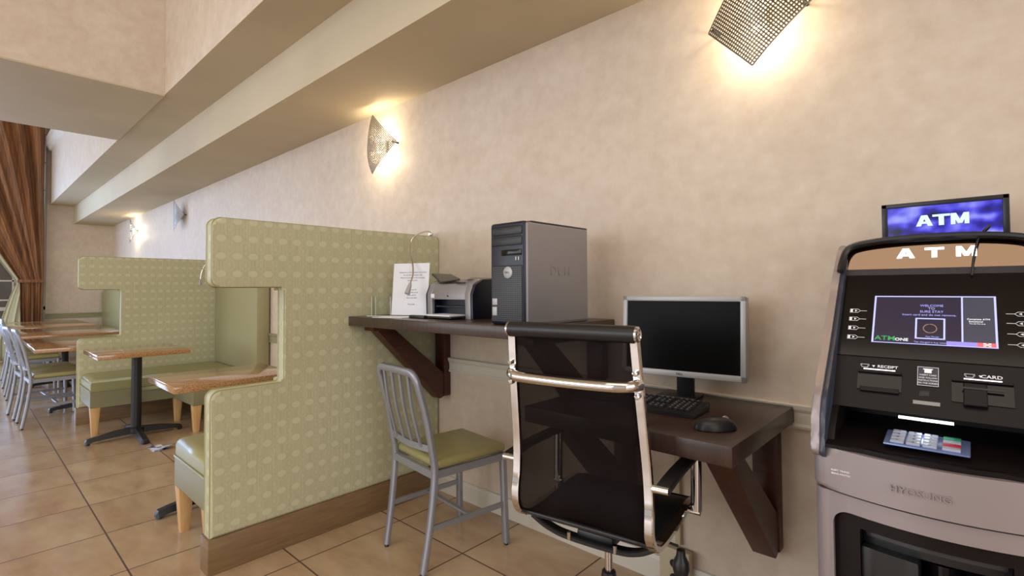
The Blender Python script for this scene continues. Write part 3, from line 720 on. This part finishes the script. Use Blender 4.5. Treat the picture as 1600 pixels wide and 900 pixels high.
lv = obj('tilt_lever', tube(nb(), catmull([(.06, .2, .44), (.15, .215, .438), (.215, .222, .43)], 5), .004, 8), BLK, t)
obj('lever_paddle', lathe(nb(), [(.004, -.01), (.012, -.012), (.014, -.03), (.022, -.045), (.025, -.065), (.020, -.085), (.006, -.094)], 18, (.222, .224, .432)), BLK, lv)
for k in range(5):
    a = k * 2 * PI / 5 + .3; ca, sa = math.cos(a), math.sin(a)
    bm = nb(); sweep(bm, [(ca * .02, .205 + sa * .02, .10), (ca * .15, .205 + sa * .15, .09), (ca * .275, .205 + sa * .275, .068)], rect(.018, .011, .004)); sp_ = obj('base_spoke', bm, CHROME, t)
    obj('caster', lathe(nb(), [(.02, -.022), (.027, -.018), (.027, .018), (.02, .022)], 18, (ca * .275, .205 + sa * .275, .0275), 'x'), BLK, sp_)
    obj('caster_stem', lathe(nb(), [(.007, .04), (.007, .07)], 10, (ca * .275, .205 + sa * .275, 0)), BLK, sp_)

# ------------------------------------------------------------------ wall outlet raceway
t = thing('wall_raceway', 'cream cable raceway with an outlet box at the baseboard under the desk', 'outlet', (-.87, 0, 0))
CREAM = mat('cream_plastic', srgb(190, 176, 146), .45)
obj('channel', B(-.035, -.013, -.022, -.001, .175, .71, .003), CREAM, t)
obj('outlet_box', B(-.09, .035, -.05, -.017, .0, .17, .006), CREAM, t)
for z in (.06, .115): obj('socket', lathe(nb(), [(.016, -.0495), (.016, -.053)], 16, (-.028, 0, z), 'y'), BLK, t)

# ------------------------------------------------------------------ leaflets on the floor
bm = nb()
for k in range(3):
    box(bm, -.09, .09, -.045, .045, .0, .0012, 0, M=Matrix.Translation((.012 * k, .01 * k, .0006 + .003 * k)) @ Matrix.Rotation(.25 * k, 4, 'Z') @ Matrix.Rotation(-.10 * k, 4, 'Y'))
LEAF = mat('leaflet_print', srgb(210, 215, 235), .5); n = N(LEAF)
n.col(n.ramp(n.noise(n.obj(), 22, 2), [(.45, srgb(60, 76, 140)), (.52, srgb(232, 236, 246))]))
tag(obj('leaflet', bm, LEAF, None, 0, (-4.62, -.93, .001)), 'small blue and white folded leaflets lying on the floor tiles', 'leaflet')

# ------------------------------------------------------------------ ATM
AX = -.075
t = thing('cash_machine', 'silver and black cash machine standing against the wall at the right', 'cash machine', (AX, 0, 0))
HW = .2
def arcplan(yb, ye, bulge, hw, r=.03, n=14):
    P = [(-hw, yb)]
    for k in range(5):
        a = PI + k * PI / 8; P.append((-hw + r + r * math.cos(a), ye + r + r * math.sin(a) ))
    for k in range(1, n):
        x = -hw + r + (2 * hw - 2 * r) * k / n; P.append((x, ye - bulge * (1 - (x / (hw - r)) ** 2)))
    for k in range(5):
        a = 1.5 * PI + k * PI / 8; P.append((hw - r + r * math.cos(a), ye + r + r * math.sin(a)))
    P.append((hw, yb)); return P
# lower body: two side walls, top beam, bottom, with a recess in the front
def slab(x0, x1, z0, z1, y0=None):
    pts = []
    full = arcplan(-.06, -.675, .035, HW)
    pts = [p for p in full if x0 - 1e-6 <= p[0] <= x1 + 1e-6]
    f = lambda x: -.675 - .035 * (1 - (x / (HW - .03)) ** 2)
    if x0 > -HW + .001: pts = [(x0, -.06), (x0, f(x0))] + [p for p in pts if p[0] > x0 + .004 and p[1] < -.1]
    if x1 < HW - .001: pts = [p for p in pts if p[0] < x1 - .004] + [(x1, f(x1)), (x1, -.06)]
    return pts
bm = nb()
prism(bm, slab(-HW, -HW + .032, 0, 0), 'z', .0, .757); prism(bm, slab(HW - .032, HW, 0, 0), 'z', 0, .757)
prism(bm, slab(-HW + .032, HW - .032, 0, 0), 'z', .722, .757); prism(bm, slab(-HW + .032, HW - .032, 0, 0), 'z', 0, .2)
prism(bm, [(-HW + .032, -.06), (-HW + .032, -.5), (HW - .032, -.5), (HW - .032, -.06)], 'z', .2, .722)
obj('lower_cabinet', bm, ATMS, t, smooth=50)
lf = [(x, y + .012) for x, y in slab(-HW + .033, HW - .033, 0, 0)]
bm = nb(); q = [p if p[1] < -.1 else (p[0], -.5) for p in lf]
# dispenser front with an opening
def front(x0, x1, z0, z1, dy, back=-.5):
    f = lambda x: -.675 - .035 * (1 - (x / (HW - .03)) ** 2) + dy
    P = [(x0, back)] + [(x0 + (x1 - x0) * k / 8, f(x0 + (x1 - x0) * k / 8)) for k in range(9)] + [(x1, back)]
    return P, z0, z1
for a in ((-.167, -.115, .2, .722), (.115, .167, .2, .722), (-.115, .115, .692, .722), (-.115, .115, .2, .45)):
    P, z0, z1 = front(*a, .014); prism(bm, P, 'z', z0, z1)
obj('dispenser_panel', bm, ATMB, t)
bm = nb()
P, z0, z1 = front(-.114, .114, .655, .690, .05); prism(bm, P, 'z', z0, z1)
P, z0, z1 = front(-.114, -.02, .45, .655, .022); prism(bm, P, 'z', z0, z1, .004)
P, z0, z1 = front(.05, .114, .45, .640, .022); prism(bm, P, 'z', z0, z1, .004)
obj('dispenser_shutter', bm, BLK, t)
bm = nb(); P, z0, z1 = front(-.108, .108, .672, .688, .044); prism(bm, P, 'z', z0, z1); obj('clear_guard', bm, mat('smoked_guard', srgb(60, 62, 66), .15), t)
bm = nb(); lathe(bm, [(.034, 0), (.034, .2)], 24, (.015, -.6, .44)); obj('cash_well', bm, BLKG, t)
fx = lambda x, dy: -.675 - .035 * (1 - (x / (HW - .03)) ** 2) + dy
text('lettering', 'CASH', .014, frame_m((.088, fx(.088, .021), .622), (1, .06, 0), (0, 0, 1)), INKL, t, bold=.0001, sx=1.2)
bm = nb(); box(bm, .052, .066, -.002, 0, .626, .629, M=Matrix.Translation((0, fx(.06, .021), 0))); box(bm, .052, .066, -.002, 0, .616, .618, M=Matrix.Translation((0, fx(.06, .021), 0))); box(bm, .056, .062, -.002, 0, .616, .629, M=Matrix.Translation((0, fx(.06, .021), 0))); obj('cash_symbol', bm, INKL, t, 0)
text('lettering', 'A', .016, frame_m((-.145, fx(-.145, .013), .56), (1, -.06, 0), (0, 0, 1)), INKL, t)
bm = nb(); NN = 24; outer = []; inner = []
def rr(hw, z0, z1, rad, n=8):
    P = []
    for cx_, cz_, a0 in ((hw - rad, z1 - rad, 0), (-hw + rad, z1 - rad, PI / 2), (-hw + rad, z0 + rad, PI), (hw - rad, z0 + rad, 1.5 * PI)):
        for k_ in range(n + 1):
            a = a0 + k_ * PI / 2 / n; P.append((cx_ + rad * math.cos(a), cz_ + rad * math.sin(a)))
    return P
def edge_pts(hw, z0, z1, P):
    O = []
    for i_, (x, z) in enumerate(P):
        q_ = i_ // 9; k_ = i_ % 9
        cx_, cz_ = ((hw, z1), (-hw, z1), (-hw, z0), (hw, z0))[q_]; side = k_ <= 4
        if q_ in (0, 2): O.append((cx_, z) if side and k_ < 4 else ((cx_, cz_) if k_ == 4 else (x, cz_)))
        else: O.append((x, cz_) if k_ < 4 else ((cx_, cz_) if k_ == 4 else (cx_, z)))
    return O
ip = rr(.163, .2, .722, .032); op = edge_pts(.171, .19, .7565, ip)
fy = lambda x: -.675 - .035 * (1 - (x / (HW - .03)) ** 2) - .0006
A = [bm.verts.new((x, fy(x), z)) for x, z in op]; D = [bm.verts.new((x, fy(x), z)) for x, z in ip]; E_ = [bm.verts.new((x, fy(x) + .02, z)) for x, z in ip]
for U, V_ in ((A, D), (D, E_)):
    for i in range(len(U)): bm.faces.new((U[i], U[(i + 1) % len(U)], V_[(i + 1) % len(U)], V_[i]))
obj('dispenser_surround', bm, ATMS, t, smooth=50)
# middle silver band
bm = nb(); prism(bm, arcplan(-.06, -.685, .035, HW + .001), 'z', .763, .852, .010, 3); obj('middle_band', bm, ATMS, t, smooth=50)
obj('seam', prism(nb(), arcplan(-.07, -.668, .035, HW - .006), 'z', .755, .765), BLK, t)
hy = text('maker_lettering', 'HYOSUNG', .0188, frame_m((-.012, fx(-.012, -.0112), .802), (1, 0, 0), (0, 0, 1)), ATMS, t, depth=.0014, sx=1.0, sp=1.05)
text('notice_lettering', 'ALERT: TRANSACTIONS', .0050, frame_m((-.135, fx(-.135, -.0118), .809), (1, -.055, 0), (0, 0, 1)), INKL, t, depth=.0002)
text('notice_lettering', 'BEING PHOTOGRAPHED', .0050, frame_m((-.133, fx(-.133, -.0118), .802), (1, -.055, 0), (0, 0, 1)), INKL, t, depth=.0002)
# cheeks
chk = [(-.06, .80), (-.6, .80), (-.695, .835), (-.70, .86), (-.685, .90), (-.645, .955), (-.59, 1.015), (-.535, 1.075), (-.44, 1.185), (-.385, 1.25), (-.362, 1.285), (-.33, 1.31), (-.06, 1.31)]
front_c = catmull([(0, a, b) for a, b in chk[1:-1]], 4)
front_c = [Vector((0, p.y - .028 * min(1, max(0, (p.z - .88) / .06)) * min(1, max(0, (1.31 - p.z) / .08)), p.z)) for p in front_c]
chk2 = [chk[0]] + [(p.y, p.z) for p in front_c] + [chk[-1]]
for s in (-1, 1):
    a, b = (-HW + .002, -HW + .018) if s < 0 else (HW - .018, HW - .002)
    obj('side_cheek', prism(nb(), chk2, 'x', a, b, .004, 2), ATMS, t, smooth=50)
    inner = [(y + .004 if 0 < i < len(chk2) - 1 else y, z - .004) for i, (y, z) in enumerate(chk2)]
    a, b = (-HW + .017, -HW + .028) if s < 0 else (HW - .028, HW - .017)
    obj('cheek_inlay', prism(nb(), inner, 'x', a, b, .003, 2), ATMD, t, smooth=50)
P0, P1, P2, P3 = Vector((0, -.61, .93)), Vector((0, -.545, 1.035)), Vector((0, -.39, 1.24)), Vector((0, -.36, 1.305))
FH = HW - .027
# fascia body, with the keypad alcove left open underneath
obj('upper_fascia', prism(nb(), [(-.06, .86), (-.47, .86), (-.47, .905), (-.50, .92), (P0.y, P0.z), (P1.y, P1.z), (P2.y, P2.z), (-.36, 1.29), (-.06, 1.29)], 'x', -FH, FH), ATMB, t, smooth=0)
bm = nb(); prism(bm, [(-.46, .853), (-.693, .853), (-.693, .860), (-.66, .868), (-.47, .892), (-.46, .892)], 'x', -FH, FH)
for k in range(1): pass
prism(bm, [(x, y) for x, y in arcplan(-.6, -.674, .034, HW - .026, .02)], 'z', .851, .862)
obj('keypad_shelf', bm, ATMB, t)
for s in (-1, 1):
    bm = nb(); a, b = sorted((s * FH, s * (FH - .014))); prism(bm, [(-.47, .88), (-.672, .862), (-.655, .89), (P0.y, P0.z), (-.5, .925), (-.47, .92)], 'x', a, b); obj('alcove_side', bm, ATMB, t)
def place(P, Q, x, s, lift=.0008):
    d = (Q - P).normalized(); nn = Vector((0, d.z, -d.y)) * -1
    nn = Vector((0, -d.z, d.y)); o = P + d * s + nn * lift; o.x = x
    return frame_m(o, (1, 0, 0), d)
def panel(nm, P, Q, x0, x1, s0, s1, m, lift=.0008, th=.001, par=None, bev=0):
    M = place(P, Q, (x0 + x1) / 2, (s0 + s1) / 2, lift); hx, hs = (x1 - x0) / 2, (s1 - s0) / 2
    return obj(nm, box(nb(), -hx, hx, -hs, hs, -th, th, bev, M=M), m, par or t, 0)
k = .015
panel('display_glass', P1, P2, -FH, FH, .002, .238, BLKG, .0012, .0012)
panel('grey_band', P1, P2, -FH, FH, .238, .2575, mat('atm_grey_band', srgb(58, 56, 62), .3), .0014, .0014)
sg = panel('illuminated_sign', P2, P3, -FH, FH, .001, .074, MIRR, .001, .001)
def block_letter(bm, ch, M, w, h, st, d=.001):
    # bold extended capitals drawn as bars
    def bar(p, q, t0):
        p, q = Vector(p), Vector(q)
        v = [(p.x - t0 / 2, p.y), (p.x + t0 / 2, p.y), (q.x + t0 / 2, q.y), (q.x - t0 / 2, q.y)]
        prism(bm, v, 'z', -d, d, M=M)
    if ch == 'A':
        bar((-w / 2 + st * .6, -h / 2), (-st * .15, h / 2), st * 1.15); bar((w / 2 - st * .6, -h / 2), (st * .15, h / 2), st * 1.15); bar((0, -h * .28), (0, -h * .08), w * .5)
    if ch == 'T':
        bar((0, -h / 2), (0, h / 2), st * 1.2); bar((0, h / 2 - st * .62), (0, h / 2), w)
    if ch == 'M':
        bar((-w / 2 + st / 2, -h / 2), (-w / 2 + st / 2, h / 2), st); bar((w / 2 - st / 2, -h / 2), (w / 2 - st / 2, h / 2), st)
        bar((0, -h * .42), (-w / 2 + st * .7, h / 2), st); bar((0, -h * .42), (w / 2 - st * .7, h / 2), st)
for ch, x in (('A', -.051), ('T', .0035), ('M', .061)):
    bm = nb(); block_letter(bm, ch, place(P2, P3, x, .042, .0035), .036, .026, .0085); obj('sign_letter', bm, GLOW, sg, 0)
# rim over the top
rim = [(-FH - .008, -.43, 1.238), (-FH - .008, -.405, 1.262), (-FH + .002, -.385, 1.295), (-FH + .03, -.376, 1.309), (-.06, -.372, 1.318), (.06, -.372, 1.318), (FH - .03, -.376, 1.309), (FH - .002, -.385, 1.295), (FH + .008, -.405, 1.262), (FH + .008, -.43, 1.238)]
obj('top_rim', tube(nb(), catmull(rim, 5), .0075, 8, Vector((0, 1, .3))), BLK, t)
obj('top_hood', prism(nb(), [(-FH - .02, 1.22), (FH + .02, 1.22), (FH + .018, 1.295), (FH - .02, 1.31), (.06, 1.32), (-.06, 1.32), (-FH + .02, 1.31), (-FH - .018, 1.295)], 'y', -.345, -.06), BLK, t)
# display
sc = panel('screen', P1, P2, -.107, .107, .040, .172, SCR, .0028, .0006)
def ln(x0, x1, s0, s1, m=SCRL, nm='screen_line', l=.0038): return panel(nm, P1, P2, x0, x1, s0, s1, m, l, .0004, sc)
panel('screen_side_column', P1, P2, .054, .104, .043, .169, SCRR, .0036, .0004, sc)
bm = nb()
def addln(bm, x0, x1, s0, s1, P=P1, Q=P2, lift=.0044):
    M = place(P, Q, (x0 + x1) / 2, (s0 + s1) / 2, lift); box(bm, -(x1 - x0) / 2, (x1 - x0) / 2, -(s1 - s0) / 2, (s1 - s0) / 2, -.0003, .0003, M=M)
for a in ((-.107, .107, .1695, .172), (-.107, .107, .040, .0415), (-.107, -.1035, .04, .172), (.1035, .107, .04, .172), (.0505, .0535, .04, .172), (-.028, .024, .108, .1105), (-.028, .024, .055, .0575), (-.028, -.0248, .055, .1105), (.0208, .024, .055, .1105)): addln(bm, *a)
obj('screen_border', bm, SCRL, sc, 0)
def st(s, size, x, ss, m, **kw): return text('screen_lettering', s, size, place(P1, P2, x, ss, .0042), m, sc, depth=.0002, **kw)
st('WELCOME', .0085, .0, .145, SCRT); st('TO', .0085, 0, .137, SCRT); st('SURE STAY', .0085, 0, .1285, SCRT)
st('Insert card and do not remove.', .0075, -.005, .1195, SCRT)
st('ATM', .0165, -.082, .052, SCRG, bold=.0001, sx=1.15); st('ONE', .0105, -.0515, .0505, SCRW, bold=.0001, sx=1.1)
st('Complete ATM', .0058, .078, .111, SCRW); st('Solutions!', .0058, .074, .105, SCRW); st('You can find us at', .0035, .076, .0995, SCRW)
st('Tax charged in buy tokens', .0055, .0, .0465, SCRT); st('Fast Money', .005, .002, .0615, SCRT)
bm = nb(); M = place(P1, P2, -.002, .083, .0044)
ring = [(M @ Vector((.0115 * math.cos(a * PI / 12), .0115 * math.sin(a * PI / 12), 0))) for a in range(24)]
tube(bm, ring, .0009, 5, Vector((1, 0, 0)), closed=True); obj('screen_emblem', bm, mat('screen_gold', (.2, .15, .1), .4, emit=srgb(150, 110, 70), es=.7), sc)
bm = nb(); addln(bm, .026, .075, .0415, .0515, lift=.0048); obj('screen_badge', bm, SCRP, sc, 0)
bm = nb(); addln(bm, .075, .104, .0415, .0515, lift=.0048); obj('screen_badge', bm, SCRD, sc, 0)
bm = nb()
for dx, ds in ((0, 0), (-.004, .0025), (.004, .0025), (-.004, -.0025), (.004, -.0025)): addln(bm, .0885 + dx, .0925 + dx, .0455 + ds, .0480 + ds, lift=.0052)
obj('screen_cluster_mark', bm, SCRW, sc, 0)
bm = nb()
for i, ss in enumerate((.128, .104, .078, .052)):
    for s in (-1, 1):
        x = s * .143
        def T(pts):
            M = place(P1, P2, x, ss, .003)
            A = [M @ Vector((s * a, b, 0)) for a, b in pts]; return A
        tube(bm, T([(.012, .005), (.012, -.005), (-.004, -.005), (-.009, 0), (-.004, .005)]), .0006, 4, Vector((1, 0, 0)), closed=True)
        tube(bm, T([(-.009, 0), (-.022, 0)]), .0005, 4, Vector((1, 0, 0)))
        M = place(P1, P2, x, ss, .0032); vs = [bm.verts.new(M @ Vector((s * a, b, 0))) for a, b in ((.002, .0028), (.002, -.0028), (-.003, 0))]; bm.faces.new(vs)
        vs = [bm.verts.new(M @ Vector((s * a, b, 0))) for a, b in ((.0112, .0042), (.0112, -.0042), (.0065, -.0042), (.0065, .0042))]; bm.faces.new(vs)
obj('key_markers', bm, INKL, t, 0)
# lower fascia details
def fp(nm, x0, x1, s0, s1, m, lift, th, bev=0, par=None): return panel(nm, P0, P1, x0, x1, s0, s1, m, lift, th, par, bev)
rs = fp('receipt_slot', -.128, -.048, .045, .086, BLKG, .001, .0015, .0); fp('receipt_lip', -.122, -.052, .04, .050, ATMB, .004, .003, .001, rs); fp('receipt_hood', -.128, -.048, .084, .089, ATMB, .005, .004, .001, rs)
text('lettering', 'RECEIPT', .0088, place(P0, P1, -.074, .1025, .001), INKL, t, bold=.0001, sx=1.15, depth=.0002)
bm = nb(); addln(bm, -.118, -.060, .0935, .0958, P0, P1, .0012); addln(bm, .053, .110, .0895, .0918, P0, P1, .0012); obj('light_line', bm, GLOW, t, 0)
bm = nb()
for x, s in ((-.116, .1025), (.062, .0985)):
    for a in ((-.008, .008, .003, .0036), (-.006, .006, -.004, -.0034), (-.008, -.0074, -.001, .0036), (.0074, .008, -.001, .0036), (-.006, -.0054, -.004, .001), (.0054, .006, -.004, .001)): addln(bm, x + a[0], x + a[1], s + a[2], s + a[3], P0, P1, .0012)
    M = place(P0, P1, x + .0165, s, .0012); bm.faces.new([bm.verts.new(M @ Vector(v)) for v in ((-.003, .002, 0), (.003, .002, 0), (0, -.003, 0))])
obj('slot_symbol', bm, INKL, t, 0)
text('lettering', 'CARD', .0100, place(P0, P1, .095, .0985, .001), INKL, t, bold=.0001, sx=1.2, depth=.0002)
cs = fp('card_reader', .034, .126, .038, .084, BLKG, .001, .0015); fp('card_mouth', .052, .088, .03, .078, ATMB, .006, .006, .002, cs); fp('card_slit', .05, .112, .064, .068, BLK, .0125, .001, 0, cs); fp('card_hood', .034, .126, .082, .087, ATMB, .004, .004, .001, cs)
lb = fp('instruction_label', -.022, .014, .066, .110, mat('label_blue', srgb(52, 56, 70), .4), .001, .0008)
bm = nb()
for a in ((-.0215, .0135, .109, .1096), (-.0215, .0135, .0665, .0671), (-.0215, -.0209, .0665, .1096), (.0129, .0135, .0665, .1096), (-.012, .004, .1035, .106), (-.010, .002, .096, .104)): addln(bm, *a, P0, P1, .0022)
obj('label_border', bm, INKL, lb, 0)
for i, s in enumerate(('INSERT CARD', 'AND FOLLOW', 'INSTRUCTIONS', 'ON THE SCREEN')): text('label_lettering', s, .0046, place(P0, P1, -.004, .091 - i * .0062, .0022), INKL, lb, depth=.0001)
M = place(P0, P1, -.010, .050, 0); bm = nb(); box(bm, -.009, .009, -.007, .007, -.004, .001, .001, M=M); obj('headphone_jack', bm, BLK, t)
fp('sticker', -.028, .016, .024, .032, mat('sticker_grey', srgb(150, 148, 146), .5), .001, .0006)
text('lettering', 'C?/Mini  8', .0001, place(P0, P1, -.2, .02, -.01), BLK, t) if False else None
al = obj('alcove_light', B(-.055, .036, -.578, -.572, .912, .917), GLOW, t, 0)
# keypad
KM = frame_m((-.006, -.630, .8785), (1, 0, 0), (0, 1, .12)) @ Matrix.Diagonal((.86, .92, 1, 1))
kb = obj('keypad', box(nb(), -.078, .078, -.045, .045, 0, .004, .002, M=KM), mat('keypad_steel', srgb(120, 140, 190), .3, metal=.4), t)
KEYW = mat('keypad_key', srgb(170, 178, 200), .4); kc = {'g': mat('key_green', srgb(40, 150, 110), .35), 'r': mat('key_red', srgb(190, 50, 66), .35), 'w': KEYW}
nums = ['1', '2', '3', '4', '5', '6', '7', '8', '9', '*', '0', '#']
for i in range(16):
    r_, c_ = divmod(i, 4); x = (-.052, -.022, .008, .046)[c_]; y = .030 - r_ * .020
    m_ = KEYW if c_ < 3 else kc[('g', 'w', 'r', 'w')[r_]]
    hw_ = .013 if c_ < 3 else .016
    kk = obj('key', box(nb(), x - hw_, x + hw_, y - .008, y + .008, .004, .009, .0015, M=KM), m_, kb)
    if c_ < 3: text('key_number', nums[r_ * 3 + c_], .011, KM @ Matrix.Translation((x, y, .0093)), NAVY, kb, depth=.0001)
point('alcove_lamp', (-.01, -.59, .905), .035, (.8, .88, 1), .01, t)
# topper display
tp = thing('topper_display', 'small illuminated ATM display standing on top of the cash machine', 'display', (-.062, -.2, 1.3205))
obj('case', B(-.129, .129, -.0, .03, .0, .106, .004), BLK, tp)
bm = nb()
for a in ((-.129, .129, .094, .106), (-.129, .129, 0, .012), (-.129, -.116, 0, .106), (.116, .129, 0, .106)): box(bm, a[0], a[1], -.008, .001, a[2], a[3], .002)
obj('bezel', bm, BLK, tp)
obj('screen', B(-.117, .117, -.003, .0, .011, .095), TOPPER, tp, 0)
TL = mat('topper_letter', (.5, .6, .8), .4, emit=srgb(170, 200, 235), es=1.0)
for ch, x in (('A', -.036), ('T', -.001), ('M', .036)):
    bm = nb(); block_letter(bm, ch, frame_m((x, -.0045, .054), (1, 0, 0), (.12, 0, 1)), .036, .029, .009); lab(obj('lettering', bm, TL, tp, 0), 'pale blue bold letter')
tag(obj('power_cable', tube(nb(), catmull([(.02, -.215, 1.334), (.03, -.25, 1.345), (.025, -.33, 1.338), (.008, -.372, 1.31), (-.002, -.395, 1.262), (-.006, -.412, 1.222)], 8), .0022, 6, Vector((1, 0, 0))), BLK), 'thin black cable draped over the cash machine sign', 'cable')
